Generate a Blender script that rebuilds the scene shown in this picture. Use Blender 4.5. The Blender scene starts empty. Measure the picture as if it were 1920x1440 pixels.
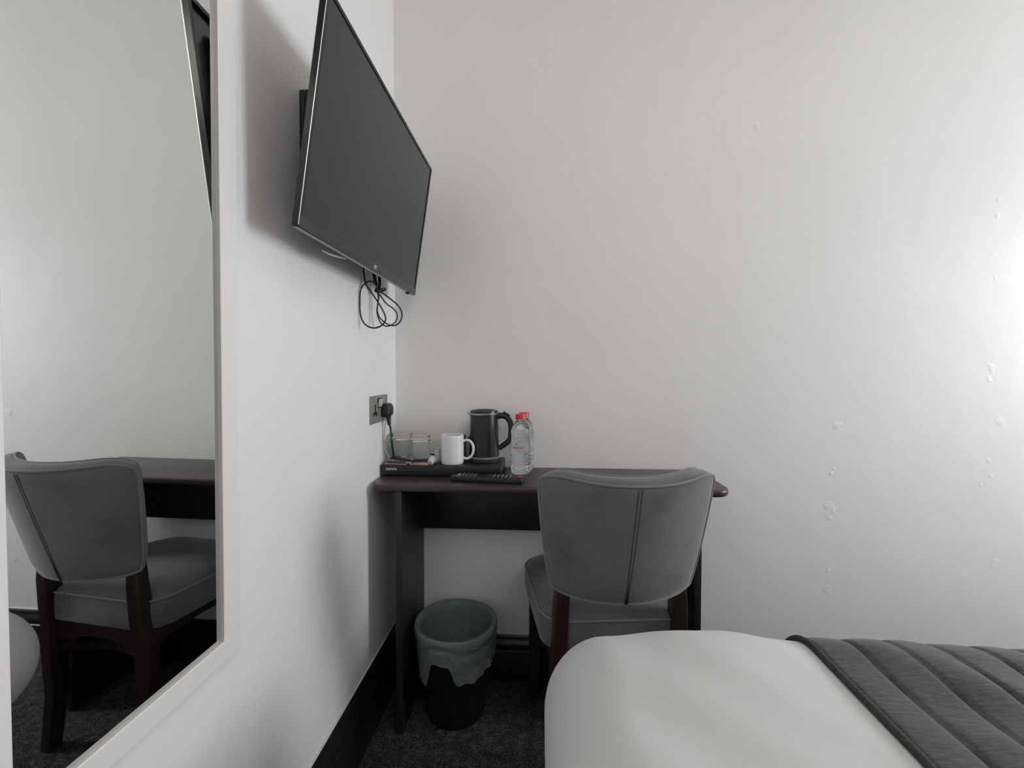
import bpy, bmesh, math, random
from mathutils import Vector, Matrix, noise
random.seed(7)
C = bpy.context.scene.collection
R = math.radians

# ------------------------------------------------------------------ materials
def principled(name, col, rough=0.5, metal=0.0, spec=0.5, coat=0.0, sheen=0.0):
    m = bpy.data.materials.new(name); m.use_nodes = True
    b = m.node_tree.nodes['Principled BSDF']
    b.inputs['Base Color'].default_value = (*col, 1)
    b.inputs['Roughness'].default_value = rough
    b.inputs['Metallic'].default_value = metal
    b.inputs['Specular IOR Level'].default_value = spec
    b.inputs['Coat Weight'].default_value = coat
    b.inputs['Sheen Weight'].default_value = sheen
    return m
def nd(m, typ, **kw):
    n = m.node_tree.nodes.new(typ)
    for k, v in kw.items(): setattr(n, k, v)
    return n
def lk(m, a, b): m.node_tree.links.new(a, b)
def coords(m, scale=(1, 1, 1), kind='Object'):
    tc = nd(m, 'ShaderNodeTexCoord'); mp = nd(m, 'ShaderNodeMapping')
    mp.inputs['Scale'].default_value = scale
    lk(m, tc.outputs[kind], mp.inputs['Vector'])
    return mp.outputs['Vector']
def noise_tex(m, vec, scale, detail=4, rough=0.55):
    n = nd(m, 'ShaderNodeTexNoise'); n.inputs['Scale'].default_value = scale
    n.inputs['Detail'].default_value = detail; n.inputs['Roughness'].default_value = rough
    lk(m, vec, n.inputs['Vector']); return n.outputs['Fac']
def ramp(m, fac, stops):
    r = nd(m, 'ShaderNodeValToRGB'); e = r.color_ramp.elements
    while len(e) < len(stops): e.new(0.5)
    for el, (p, c) in zip(e, stops): el.position = p; el.color = (*c, 1)
    lk(m, fac, r.inputs['Fac']); return r.outputs['Color']
def bump(m, height, strength, dist, prev=None):
    b = nd(m, 'ShaderNodeBump'); b.inputs['Strength'].default_value = strength
    b.inputs['Distance'].default_value = dist
    lk(m, height, b.inputs['Height'])
    if prev is not None: lk(m, prev, b.inputs['Normal'])
    return b.outputs['Normal']
def bs(m): return m.node_tree.nodes['Principled BSDF']
def textured(name, c0, c1, scale, rough, bstr=0.2, bdist=0.001, stretch=(1, 1, 1), detail=4, **kw):
    m = principled(name, c0, rough, **kw)
    v = coords(m, stretch)
    f = noise_tex(m, v, scale, detail)
    lk(m, ramp(m, f, [(0.3, c0), (0.7, c1)]), bs(m).inputs['Base Color'])
    if bstr: lk(m, bump(m, f, bstr, bdist), bs(m).inputs['Normal'])
    return m

def paint(name, col, marks=()):
    m = principled(name, col, 0.48, spec=0.4)
    v = coords(m)
    big = noise_tex(m, v, 1.3, 2)
    c2 = tuple(k * 0.955 for k in col)
    lk(m, ramp(m, big, [(0.35, c2), (0.65, col)]), bs(m).inputs['Base Color'])
    h = noise_tex(m, v, 260, 3)
    n = bump(m, h, 0.09, 0.002)
    n = bump(m, noise_tex(m, v, 14, 4), 0.10, 0.01, n)
    n = bump(m, noise_tex(m, v, 3.5, 2), 0.10, 0.03, n)
    acc = None
    for (x, y, z, rad, amp) in marks:           # filled holes and flaked patches in the plaster, at their own places
        d = nd(m, 'ShaderNodeVectorMath', operation='DISTANCE')
        jit = nd(m, 'ShaderNodeVectorMath', operation='ADD')
        nz = nd(m, 'ShaderNodeTexNoise'); nz.inputs['Scale'].default_value = 45
        lk(m, v, nz.inputs['Vector'])
        sc = nd(m, 'ShaderNodeVectorMath', operation='SCALE'); sc.inputs['Scale'].default_value = rad * 1.5
        lk(m, nz.outputs['Color'], sc.inputs[0])
        lk(m, v, jit.inputs[0]); lk(m, sc.outputs[0], jit.inputs[1])
        lk(m, jit.outputs[0], d.inputs[0]); d.inputs[1].default_value = (x + rad * .75, y + rad * .75, z + rad * .75)
        mr = nd(m, 'ShaderNodeMapRange'); mr.interpolation_type = 'SMOOTHSTEP'
        mr.inputs['From Min'].default_value = rad; mr.inputs['From Max'].default_value = rad * 0.25
        mr.inputs['To Max'].default_value = amp
        lk(m, d.outputs['Value'], mr.inputs['Value'])
        if acc is None: acc = mr.outputs['Result']
        else:
            a = nd(m, 'ShaderNodeMath', operation='ADD'); lk(m, acc, a.inputs[0]); lk(m, mr.outputs['Result'], a.inputs[1]); acc = a.outputs[0]
    if acc is not None: n = bump(m, acc, 0.42, 0.0022, n)
    lk(m, n, bs(m).inputs['Normal'])
    return m

def glass(name, col, ior, rough=0.0):
    m = principled(name, col, rough)
    bs(m).inputs['Transmission Weight'].default_value = 1.0
    bs(m).inputs['IOR'].default_value = ior
    return m

M = {}
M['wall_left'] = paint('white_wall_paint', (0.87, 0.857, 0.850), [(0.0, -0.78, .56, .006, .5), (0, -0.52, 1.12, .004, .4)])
M['wall_back'] = paint('white_plaster_paint', (0.86, 0.848, 0.838), [
    (1.233, 0, 1.913, .012, 1), (1.505, 0, .914, .016, 1), (1.52, 0, .914, .014, .8), (1.491, 0, .632, .026, .9), (1.492, 0, .60, .014, .7),
    (1.489, 0, .358, .024, .8), (1.49, 0, .42, .009, .8), (1.495, 0, .752, .009, 1), (1.50, 0, .768, .007, .8), (1.42, 0, .80, .006, .7),
    (1.99, 0, 1.105, .02, .8), (1.985, 0, 1.07, .014, .8), (2.02, 0, .93, .02, .7), (1.995, 0, 1.6, .012, .8), (1.998, 0, 1.65, .008, .6),
    (1.995, 0, 1.4, .009, .6), (2.02, 0, .46, .018, .6), (.103, 0, 1.071, .004, .8), (1.99, 0, .80, .011, .7), (1.97, 0, .72, .008, .7), (2.0, 0, .75, .01, .6)])
M['ceiling'] = paint('ceiling_paint', (0.88, 0.87, 0.85))
M['white_frame'] = principled('white_lacquer', (0.82, 0.80, 0.79), 0.35)
m = M['carpet'] = principled('charcoal_carpet', (0.05, 0.05, 0.05), 0.95, spec=0.1)
v = coords(m); f1 = noise_tex(m, v, 190, 5, .7); f2 = noise_tex(m, v, 38, 3)
mx = nd(m, 'ShaderNodeMath', operation='MULTIPLY_ADD'); lk(m, f2, mx.inputs[0]); mx.inputs[1].default_value = .35; lk(m, f1, mx.inputs[2])
lk(m, ramp(m, mx.outputs[0], [(.50, (.014, .015, .015)), (.66, (.044, .045, .044)), (.82, (.15, .15, .146))]), bs(m).inputs['Base Color'])
lk(m, bump(m, mx.outputs[0], .9, .008), bs(m).inputs['Normal'])
M['skirting'] = textured('dark_gloss_skirting', (.010, .0085, .009), (.016, .013, .014), 18, .33, .12, .002, (1, .12, 1))
M['lit_dust'] = principled('lit_dust_white', (.62, .60, .57), .6)
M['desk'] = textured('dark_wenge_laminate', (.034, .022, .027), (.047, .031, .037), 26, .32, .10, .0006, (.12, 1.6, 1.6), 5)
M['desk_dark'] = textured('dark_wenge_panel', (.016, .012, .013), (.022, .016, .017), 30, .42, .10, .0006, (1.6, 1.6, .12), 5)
m = M['chair'] = principled('slate_grey_velour', (.12, .12, .13), .92, spec=.15, sheen=.35)
v = coords(m); blot = noise_tex(m, v, 7.5, 3); fine = noise_tex(m, v, 420, 2)
lk(m, ramp(m, blot, [(.32, (.078, .079, .086)), (.5, (.122, .123, .132)), (.7, (.135, .136, .146))]), bs(m).inputs['Base Color'])
lk(m, bump(m, fine, .28, .0015, bump(m, noise_tex(m, v, 18, 3), .12, .006)), bs(m).inputs['Normal'])
M['seam'] = principled('dark_seam_thread', (.055, .055, .060), .9, spec=.1)
M['piping'] = principled('grey_piping_cord', (.18, .18, .19), .85, spec=.15, sheen=.3)
M['walnut'] = textured('dark_walnut_wood', (.016, .009, .008), (.032, .016, .013), 22, .38, .12, .0008, (1.4, 1.4, .15), 5)
M['black_plastic'] = textured('black_plastic', (.010, .010, .011), (.014, .014, .015), 60, .38, .05, .0004)
M['under'] = principled('bounce_lit_grey', (.34, .34, .335), .45)
M['flap'] = principled('pale_plastic', (.55, .55, .54), .4)
M['gloss_black'] = principled('gloss_black_plastic', (.008, .008, .009), .12)
M['tv_frame'] = principled('gloss_black_bezel', (.008, .008, .009), .2, spec=.35)
M['screen'] = principled('dark_screen', (.0165, .0165, .0175), .22, spec=.55)
M['bezel_lip'] = principled('grey_bezel', (.030, .030, .031), .32)
M['edge_glint'] = principled('edge_glint_metal', (.92, .92, .92), .35, metal=1.0)
M['player'] = textured('black_painted_metal', (.011, .011, .012), (.016, .016, .017), 90, .36, .06, .0004)
M['white_print'] = principled('white_print', (.62, .61, .60), .5)
M['grey_print'] = principled('grey_print', (.40, .41, .43), .5)
M['steel'] = textured('brushed_steel', (.42, .41, .39), (.55, .54, .52), 160, .30, .08, .0003, (1, .04, 1), metal=1.0)
M['socket'] = textured('brushed_nickel_plate', (.24, .235, .22), (.29, .285, .27), 140, .42, .10, .0003, (1, .05, 1), metal=.35)
M['rocker'] = principled('cream_switch', (.55, .53, .48), .35)
M['hole'] = principled('black_insert', (.006, .006, .006), .5)
M['cord'] = principled('black_cord', (.008, .008, .008), .45)
M['cord_white'] = principled('pale_grey_cord', (.48, .48, .46), .5)
M['tape'] = principled('green_tape', (.010, .075, .030), .35)
M['ceramic'] = principled('white_ceramic', (.74, .745, .75), .12, coat=.4)
M['kettle'] = textured('satin_black_kettle', (.011, .011, .011), (.013, .013, .013), 40, .30, .02, .0003)
M['grey_trim'] = principled('grey_trim', (.23, .23, .23), .3)
M['red_cap'] = principled('red_cap', (.62, .035, .030), .35)
M['water'] = glass('water_bottle', (.97, .985, .985), 1.30)
M['tumbler'] = glass('clear_glass', (.98, .98, .98), 1.45)
m = M['label'] = principled('clear_label_film', (.72, .72, .72), .35)
bs(m).inputs['Alpha'].default_value = .16
M['red_print'] = principled('red_print', (.45, .03, .03), .5)
M['blue_print'] = principled('slate_print', (.06, .08, .12), .5)
M['caddy'] = principled('dark_grey_card', (.075, .072, .066), .6)
M['foil'] = principled('foil_lid', (.60, .60, .60), .28, metal=.7)
M['pot'] = principled('milky_plastic', (.66, .67, .66), .4)
M['yellow'] = principled('yellow_key', (.60, .55, .12), .5)
M['red_key'] = principled('red_key', (.55, .05, .04), .4)
M['key'] = principled('rubber_key', (.028, .029, .030), .6)
M['s_black'] = principled('sachet_black', (.014, .012, .012), .35)
M['s_brown'] = principled('sachet_brown', (.045, .020, .016), .4)
M['s_cream'] = principled('sachet_cream', (.50, .44, .38), .5)
M['s_white'] = principled('sachet_white', (.58, .57, .57), .45)
M['s_pink'] = textured('sachet_rose', (.26, .085, .080), (.42, .24, .22), 70, .45, 0)
M['s_grey'] = textured('sachet_grey', (.10, .10, .10), (.42, .41, .40), 60, .4, 0)
M['bin'] = principled('black_bin_plastic', (.007, .007, .008), .45)
# thin bin bag: part diffuse, part light passing through
m = M['liner'] = bpy.data.materials.new('grey_bin_bag'); m.use_nodes = True
nt = m.node_tree; nt.nodes.remove(nt.nodes['Principled BSDF']); out = nt.nodes['Material Output']
pb = nd(m, 'ShaderNodeBsdfPrincipled'); pb.inputs['Base Color'].default_value = (.28, .335, .335, 1); pb.inputs['Roughness'].default_value = .38
tl = nd(m, 'ShaderNodeBsdfTranslucent'); tl.inputs['Color'].default_value = (.34, .41, .41, 1)
tp = nd(m, 'ShaderNodeBsdfTransparent'); tp.inputs['Color'].default_value = (.80, .86, .86, 1)
m1 = nd(m, 'ShaderNodeMixShader'); m1.inputs[0].default_value = .35
m2 = nd(m, 'ShaderNodeMixShader'); m2.inputs[0].default_value = .16
lk(m, pb.outputs[0], m1.inputs[1]); lk(m, tl.outputs[0], m1.inputs[2]); lk(m, m1.outputs[0], m2.inputs[1]); lk(m, tp.outputs[0], m2.inputs[2])
lk(m, m2.outputs[0], out.inputs['Surface'])
v = coords(m); lk(m, bump(m, noise_tex(m, coords(m, (1, 1, 2.2)), 24, 4), .55, .010), pb.inputs['Normal'])
m = M['duvet'] = principled('white_cotton', (.60, .598, .595), .85, spec=.2, sheen=.15)
v = coords(m); lk(m, bump(m, noise_tex(m, v, 700, 2), .12, .0008, bump(m, noise_tex(m, coords(m, (1.0, .55, 1)), 9, 3), .10, .010)), bs(m).inputs['Normal'])
m = M['runner'] = principled('charcoal_quilt', (.05, .052, .053), .8, spec=.2, sheen=.2)
v = coords(m, (26, 150, 150)); st = noise_tex(m, v, 1.6, 5, .7)
lk(m, ramp(m, st, [(.30, (.030, .031, .032)), (.55, (.066, .068, .069)), (.78, (.105, .107, .108))]), bs(m).inputs['Base Color'])
lk(m, bump(m, st, .35, .002), bs(m).inputs['Normal'])
M['runner_edge'] = textured('charcoal_binding', (.026, .027, .028), (.048, .049, .050), 200, .85, .3, .001)
M['divan'] = textured('dark_divan_fabric', (.02, .02, .022), (.03, .03, .032), 200, .9, .3, .001)
M['mattress'] = principled('mattress_ticking', (.6, .6, .58), .9)
m = M['mirror'] = principled('silvered_glass', (.82, .845, .835), .015, metal=1.0)
M['window_frame'] = principled('white_window_paint', (.80, .80, .79), .35)
m = M['pane'] = bpy.data.materials.new('window_glass'); m.use_nodes = True
nt = m.node_tree; nt.nodes.remove(nt.nodes['Principled BSDF'])
a = nd(m, 'ShaderNodeBsdfTransparent'); g = nd(m, 'ShaderNodeBsdfGlossy'); g.inputs['Roughness'].default_value = .02
x = nd(m, 'ShaderNodeMixShader'); x.inputs[0].default_value = .06
lk(m, a.outputs[0], x.inputs[1]); lk(m, g.outputs[0], x.inputs[2]); lk(m, x.outputs[0], nt.nodes['Material Output'].inputs['Surface'])

# ------------------------------------------------------------------ mesh helpers
def finish(name, bm, mat, parent=None, smooth=35, world=True):
    """ONE mesh object from bm. world: bm is in world space and the parent is an unrotated Empty."""
    if parent is not None and world:
        rt_ = parent
        while rt_.parent is not None: rt_ = rt_.parent
        o_ = Vector(rt_.get('_base', (0, 0, 0)))
        bmesh.ops.translate(bm, verts=bm.verts, vec=-o_)
    bmesh.ops.recalc_face_normals(bm, faces=bm.faces)
    me = bpy.data.meshes.new(name); bm.to_mesh(me); bm.free()
    if smooth:
        me.polygons.foreach_set('use_smooth', [True] * len(me.polygons)); me.set_sharp_from_angle(angle=R(smooth))
    mats = mat if isinstance(mat, (list, tuple)) else [mat]
    for k in mats: me.materials.append(k)
    o = bpy.data.objects.new(name, me); C.objects.link(o)
    if parent is not None: o.parent = parent
    return o
def tag(o, label=None, cat=None, group=None, kind=None):
    if label: o['label'] = label
    if cat: o['category'] = cat
    if group: o['group'] = group
    if kind: o['kind'] = kind
    return o
def thing(name, label, cat, loc=(0, 0, 0), group=None):
    o = bpy.data.objects.new(name, None); C.objects.link(o); o.location = loc
    o.empty_display_size = .05
    o['_base'] = list(loc)
    return tag(o, label, cat, group)
def struct(name, bm, mat, parent=None, smooth=35):
    o = finish(name, bm, mat, parent, smooth)
    if parent is None: o['kind'] = 'structure'
    return o
def box(bm, x0, x1, y0, y1, z0, z1, bev=0.0, seg=2, mi=0):
    r = bmesh.ops.create_cube(bm, size=1)
    vs = r['verts']
    for q in vs: q.co = Vector(((x0 + x1) / 2 + q.co.x * (x1 - x0), (y0 + y1) / 2 + q.co.y * (y1 - y0), (z0 + z1) / 2 + q.co.z * (z1 - z0)))
    fs = set(f for q in vs for f in q.link_faces)
    if bev:
        es = set(e for q in vs for e in q.link_edges)
        rr = bmesh.ops.bevel(bm, geom=list(es), offset=bev, segments=seg, profile=.5, affect='EDGES')
        fs |= set(rr['faces'])
    for f in fs:
        if f.is_valid: f.material_index = mi
    return bm
def B(*a, **k): return box(bmesh.new(), *a, **k)
def lathe(prof, cx=0, cy=0, seg=48, bm=None, mod=None, close=False):
    """Revolve (r, z) round a vertical axis; r = 0 ends become poles."""
    bm = bm or bmesh.new(); rings = []
    for (r, z) in prof:
        if r < 1e-6: rings.append([bm.verts.new((cx, cy, z))]); continue
        ring = []
        for k in range(seg):
            a = 2 * math.pi * k / seg; rr = mod(r, z, a) if mod else r
            ring.append(bm.verts.new((cx + rr * math.cos(a), cy + rr * math.sin(a), z)))
        rings.append(ring)
    pairs = list(zip(rings[:-1], rings[1:]))
    if close: pairs.append((rings[-1], rings[0]))
    for p, q in pairs:
        if len(p) == 1 and len(q) == 1: continue
        for k in range(seg):
            k2 = (k + 1) % seg
            if len(p) == 1: bm.faces.new((p[0], q[k], q[k2]))
            elif len(q) == 1: bm.faces.new((p[k], p[k2], q[0]))
            else: bm.faces.new((p[k], p[k2], q[k2], q[k]))
    return bm
def smooth_path(pts, n=8, closed=False):
    P = [Vector(p) for p in pts]; out = []; L = len(P)
    for i in range(L if closed else L - 1):
        a = P[(i - 1) % L] if (closed or i > 0) else P[0] * 2 - P[1]
        b, c = P[i], P[(i + 1) % L]
        d = P[(i + 2) % L] if (closed or i + 2 < L) else P[-1] * 2 - P[-2]
        for k in range(n):
            t = k / n
            out.append(.5 * ((2 * b) + (c - a) * t + (2 * a - 5 * b + 4 * c - d) * t * t + (3 * b - a - 3 * c + d) * t ** 3))
    if not closed: out.append(P[-1])
    return out
def tube(path, rad, seg=8, bm=None, closed=False, squash=None, mi=0):
    """Round (or squashed) section swept along a path; rad is a number or a function of t in 0..1."""
    bm = bm or bmesh.new(); n = len(path); rings = []
    T = []
    for i in range(n):
        a = path[(i - 1) % n] if (closed or i) else path[0]; b = path[(i + 1) % n] if (closed or i < n - 1) else path[-1]
        t = (b - a); T.append(t.normalized() if t.length > 1e-9 else Vector((0, 0, 1)))
    u = T[0].orthogonal().normalized()
    for i in range(n):
        u = (u - T[i] * u.dot(T[i])); u = u.normalized() if u.length > 1e-6 else T[i].orthogonal().normalized()
        w = T[i].cross(u); r = rad(i / max(1, n - 1)) if callable(rad) else rad
        rings.append([bm.verts.new(path[i] + (u * math.cos(2 * math.pi * k / seg) + w * math.sin(2 * math.pi * k / seg)) * r) for k in range(seg)])
    for i in range(n if closed else n - 1):
        p, q = rings[i], rings[(i + 1) % n]
        for k in range(seg):
            f = bm.faces.new((p[k], p[(k + 1) % seg], q[(k + 1) % seg], q[k])); f.material_index = mi
    if not closed:
        for rg in (rings[0], rings[-1]): bm.faces.new(rg).material_index = mi
    return bm
def loft(secs, bm=None, cap=True):
    """Closed sections (lists of points, same length) joined in order."""
    bm = bm or bmesh.new(); rings = [[bm.verts.new(p) for p in s] for s in secs]
    n = len(rings[0])
    for p, q in zip(rings[:-1], rings[1:]):
        for k in range(n): bm.faces.new((p[k], p[(k + 1) % n], q[(k + 1) % n], q[k]))
    if cap: bm.faces.new(rings[0]); bm.faces.new(rings[-1])
    return bm
def rrect(x0, x1, y0, y1, radii, n=8):
    """Rounded rectangle outline, corners in order (x0,y0) (x1,y0) (x1,y1) (x0,y1)."""
    pts = []
    for (cx, cy, sx, sy, a0), r in zip([(x0, y0, 1, 1, 180), (x1, y0, -1, 1, 270), (x1, y1, -1, -1, 0), (x0, y1, 1, -1, 90)], radii):
        if r < 1e-6: pts.append((cx, cy)); continue
        for k in range(n + 1):
            a = R(a0 + 90 * k / n); pts.append((cx + sx * r + r * math.cos(a), cy + sy * r + r * math.sin(a)))
    return pts
def slab(outline, z0, z1, bev=0.0, bm=None, seg=3):
    """Prism of a 2-D outline with rounded upper and lower edges."""
    bm = bm or bmesh.new(); n = len(outline)
    cx = sum(p[0] for p in outline) / n; cy = sum(p[1] for p in outline) / n
    def inset(d):
        o = []
        for k in range(n):
            a, b, c = Vector(outline[k - 1]), Vector(outline[k]), Vector(outline[(k + 1) % n])
            e = (c - a).normalized(); nn = Vector((-e.y, e.x))
            o.append(b + nn * d)
        return o
    secs = []
    lv = [(0, z0)] if not bev else [(bev * (1 - math.sin(R(90) * k / seg)), z0 + bev * (1 - math.cos(R(90) * k / seg))) for k in range(seg + 1)]
    hv = [(0, z1)] if not bev else [(bev * (1 - math.cos(R(90) * k / seg)), z1 - bev * (1 - math.sin(R(90) * k / seg))) for k in range(seg + 1)]
    for d, z in lv + hv: secs.append([(p[0], p[1], z) for p in inset(d)])
    return loft(secs, bm)
def extrude_profile(poly, axis, a, b, bm=None):
    """Closed 2-D profile (d, z) swept from a to b: axis 'y' -> (d, t, z), axis 'x' -> (t, -d, z)."""
    f = (lambda d, z, t: (d, t, z)) if axis == 'y' else (lambda d, z, t: (t, -d, z))
    return loft([[f(d, z, a) for d, z in poly], [f(d, z, b) for d, z in poly]], bm)
def lettering(name, body, size, mat, parent, mtx, depth=.0002, bend=None, bold=0.0, world=True):
    """Flat lettering as one mesh; mtx places the text's own plane; bend = radius wraps it round a cylinder."""
    cu = bpy.data.curves.new(name, 'FONT'); cu.body = body; cu.size = size; cu.extrude = depth; cu.align_x = 'CENTER'; cu.align_y = 'CENTER'; cu.offset = bold
    t = bpy.data.objects.new(name, cu); C.objects.link(t)
    dg = bpy.context.evaluated_depsgraph_get(); me = bpy.data.meshes.new_from_object(t.evaluated_get(dg))
    bpy.data.objects.remove(t); bpy.data.curves.remove(cu)
    bm = bmesh.new(); bm.from_mesh(me); bpy.data.meshes.remove(me)
    if bend:
        bmesh.ops.subdivide_edges(bm, edges=[e for e in bm.edges if e.calc_length() > size * .2], cuts=2)
        for q in bm.verts:
            a = q.co.x / bend; rr = bend + q.co.z
            q.co = Vector((rr * math.sin(a), q.co.y, rr * math.cos(a) - bend))
    bmesh.ops.transform(bm, matrix=mtx, verts=bm.verts)
    return finish(name, bm, mat, parent, 0, world)

# ------------------------------------------------------------------ camera (fitted)
F_PX = 837.03
cam = bpy.data.cameras.new('camera'); co = bpy.data.objects.new('camera', cam); C.objects.link(co)
cam.sensor_width = 36; cam.lens = 36 * F_PX / 1920; cam.clip_start = .02
co.location = (.5172, -1.5627, 1.0913)
ya, pi_, ro = R(3.6984), R(-1.5421), R(.0392)
fw = Vector((-math.sin(ya) * math.cos(pi_), math.cos(ya) * math.cos(pi_), math.sin(pi_)))
rt = Vector((math.cos(ya), math.sin(ya), 0)); up = rt.cross(fw)
rt, up = rt * math.cos(ro) + up * math.sin(ro), up * math.cos(ro) - rt * math.sin(ro)
co.rotation_euler = Matrix((rt, up, -fw)).transposed().to_euler()
bpy.context.scene.camera = co

# ------------------------------------------------------------------ the room
XR, YR, ZC = 3.30, -3.0, 2.75
WY0, WY1, WZ0, WZ1 = -.90, -.24, .78, 2.0      # window opening in the right wall
struct('floor', B(-.12, XR + .12, YR - .12, .12, -.1, 0), M['carpet'])
struct('ceiling', B(-.12, XR + .12, YR - .12, .12, ZC, ZC + .1), M['ceiling'])
struct('wall_back', B(-.12, XR + .12, 0, .12, 0, ZC), M['wall_back'])
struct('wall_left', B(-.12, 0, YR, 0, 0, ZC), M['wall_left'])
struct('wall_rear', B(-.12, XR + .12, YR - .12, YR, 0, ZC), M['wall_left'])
bm = bmesh.new()
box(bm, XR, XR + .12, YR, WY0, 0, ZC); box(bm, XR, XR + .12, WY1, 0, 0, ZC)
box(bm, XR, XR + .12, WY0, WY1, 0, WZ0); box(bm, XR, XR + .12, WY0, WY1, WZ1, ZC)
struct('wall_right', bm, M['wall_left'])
win = thing('window_1', 'white framed sash window in the right wall', 'window', (XR, (WY0 + WY1) / 2, WZ0)); win['kind'] = 'structure'
bm = bmesh.new(); xa, xb = XR + .03, XR + .09
box(bm, xa, xb, WY0, WY0 + .05, WZ0, WZ1, .004); box(bm, xa, xb, WY1 - .05, WY1, WZ0, WZ1, .004)
box(bm, xa, xb, WY0, WY1, WZ1 - .05, WZ1, .004); box(bm, xa, xb, WY0, WY1, WZ0, WZ0 + .05, .004)
zm = (WZ0 + WZ1) / 2; box(bm, xa, xb, WY0, WY1, zm - .025, zm + .025, .004)
finish('window_frame', bm, M['window_frame'], win)
finish('window_pane', B(XR + .058, XR + .062, WY0 + .05, WY1 - .05, WZ0 + .05, WZ1 - .05), M['pane'], win, 0)
finish('window_sill', B(XR - .05, XR + .03, WY0 - .03, WY1 + .03, WZ0 - .03, WZ0, .006), M['window_frame'], win)

HS = .203
prof = [(0, 0), (.018, 0), (.018, .128), (.0165, .134), (.0135, .137), (.0135, .143), (.016, .150), (.0165, .158), (.0145, .168), (.0105, .176), (.0085, .184),
        (.0085, .190), (.007, .197), (.003, HS), (0, HS)]
def lit_dust(p0, p1):  # pale bead along the skirting top: dust with the light it catches painted in
    return tube([Vector(p0), Vector((Vector(p0) + Vector(p1)) / 2), Vector(p1)], .0024, 6)
bl = struct('baseboard_left', extrude_profile(prof, 'y', YR, -.001), M['skirting'], None, 25)
finish('lit_dust_line', lit_dust((.0025, YR, HS), (.0025, -.004, HS)), M['lit_dust'], bl)
bb = struct('baseboard_back', extrude_profile([(d, z * .79) for d, z in prof], 'x', .0185, XR), M['skirting'], None, 25)
finish('lit_dust_line', lit_dust((.004, -.0025, HS * .79), (XR, -.0025, HS * .79)), M['lit_dust'], bb)

# ------------------------------------------------------------------ wall mirror
mir = thing('wall_mirror', 'tall mirror in a flat white frame hung on the white wall', 'mirror', (.0008, -1.0325, .6243))
yw, tl_ = R(.0), R(.5)
mir.rotation_euler = (R(.2), tl_, yw)
H_ = 1.36
def ring(bm, y0, y1, z0, z1, wy, wb, wt, xa, xb, bev):
    """Flat frame with mitred-looking rails: four bars, one mesh."""
    o = [(y0, z0), (y1, z0), (y1, z1), (y0, z1)]; i = [(y0 + wy, z0 + wb), (y1 - wy, z0 + wb), (y1 - wy, z1 - wt), (y0 + wy, z1 - wt)]
    L = []
    for pts, xx in ((o, xa), (o, xb - bev), ([(a + bev * (1 if k in (0, 3) else -1), b + bev * (1 if k < 2 else -1)) for k, (a, b) in enumerate(o)], xb),
                    ([(a - bev * .6 * (1 if k in (0, 3) else -1), b - bev * .6 * (1 if k < 2 else -1)) for k, (a, b) in enumerate(i)], xb), (i, xb - bev * .6), (i, xa)):
        L.append([bm.verts.new((xx, a, b)) for a, b in pts])
    for p, q in zip(L, L[1:] + L[:1]):
        for k in range(4): bm.faces.new((p[k], p[(k + 1) % 4], q[(k + 1) % 4], q[k]))
    return bm
finish('frame', ring(bmesh.new(), -.1830, .1830, 0, H_, .0400, .034, .034, 0, .0117, .002), M['white_frame'], mir, 30, world=False)
finish('mirror_glass', B(.0012, .0045, -.146, .146, .031, H_ - .031), M['mirror'], mir, 0, world=False)

# ------------------------------------------------------------------ television on the left wall
tv = thing('television', 'black flat television tilted down on the white wall above the desk', 'television', (.0909, -.7964, 1.3467))
t_, y_ = R(8.2489), R(.5123)
wv = Vector((math.sin(y_), math.cos(y_), 0)); hv_ = Vector((math.sin(t_), 0, math.cos(t_))); nv = wv.cross(hv_).normalized()
tv.rotation_euler = Matrix((wv, hv_, nv)).transposed().to_euler()
W_, T_ = .7078, .4189
def ring2(bm, x0, x1, y0, y1, l, r, b, t, z0, z1, bev):
    o = [(x0, y0), (x1, y0), (x1, y1), (x0, y1)]; i = [(x0 + l, y0 + b), (x1 - r, y0 + b), (x1 - r, y1 - t), (x0 + l, y1 - t)]
    sg = [(1, 1), (-1, 1), (-1, -1), (1, -1)]; L = []
    for pts, d, zz in ((o, 0, z0), (o, 0, z1 - bev), (o, bev, z1), (i, -.0006, z1), (i, 0, z1 - .0006), (i, 0, z0)):
        L.append([bm.verts.new((a + d * s[0], c + d * s[1], zz)) for (a, c), s in zip(pts, sg)])
    for p, q in zip(L, L[1:] + L[:1]):
        for k in range(4): bm.faces.new((p[k], p[(k + 1) % 4], q[(k + 1) % 4], q[k]))
    return bm
L = dict(world=False)
finish('bezel', ring2(bmesh.new(), 0, W_, 0, T_, .009, .009, .021, .009, -.013, 0, .0018), M['tv_frame'], tv, 20, **L)
finish('screen', B(.0085, W_ - .0085, .0205, T_ - .0085, -.006, -.0022), M['screen'], tv, 0, **L)
finish('bezel_strip', B(.0005, W_ - .0005, .0012, .0208, -.0004, .0008, .0004), M['bezel_lip'], tv, 30, **L)
finish('lit_underside', B(.001, W_ - .001, -.0008, .0004, -.0128, -.0022, .0003), M['under'], tv, 0, **L)  # underside of the black frame, bounce light painted on as grey
finish('edge_highlight', B(-.0003, .0006, .004, T_ - .002, -.0010, .0002), M['edge_glint'], tv, 0, **L)  # bright strip standing in for the highlight along the near edge
def taper(x0, x1, y0, y1, z0, i, z1, r=.02):
    return loft([[(a, b, z0) for a, b in rrect(x0, x1, y0, y1, [r] * 4, 4)], [(a, b, (z0 + z1) / 2) for a, b in rrect(x0 + i * .25, x1 - i * .25, y0 + i * .25, y1 - i * .25, [r] * 4, 4)],
                 [(a, b, z1) for a, b in rrect(x0 + i, x1 - i, y0 + i, y1 - i, [r] * 4, 4)]])
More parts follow.
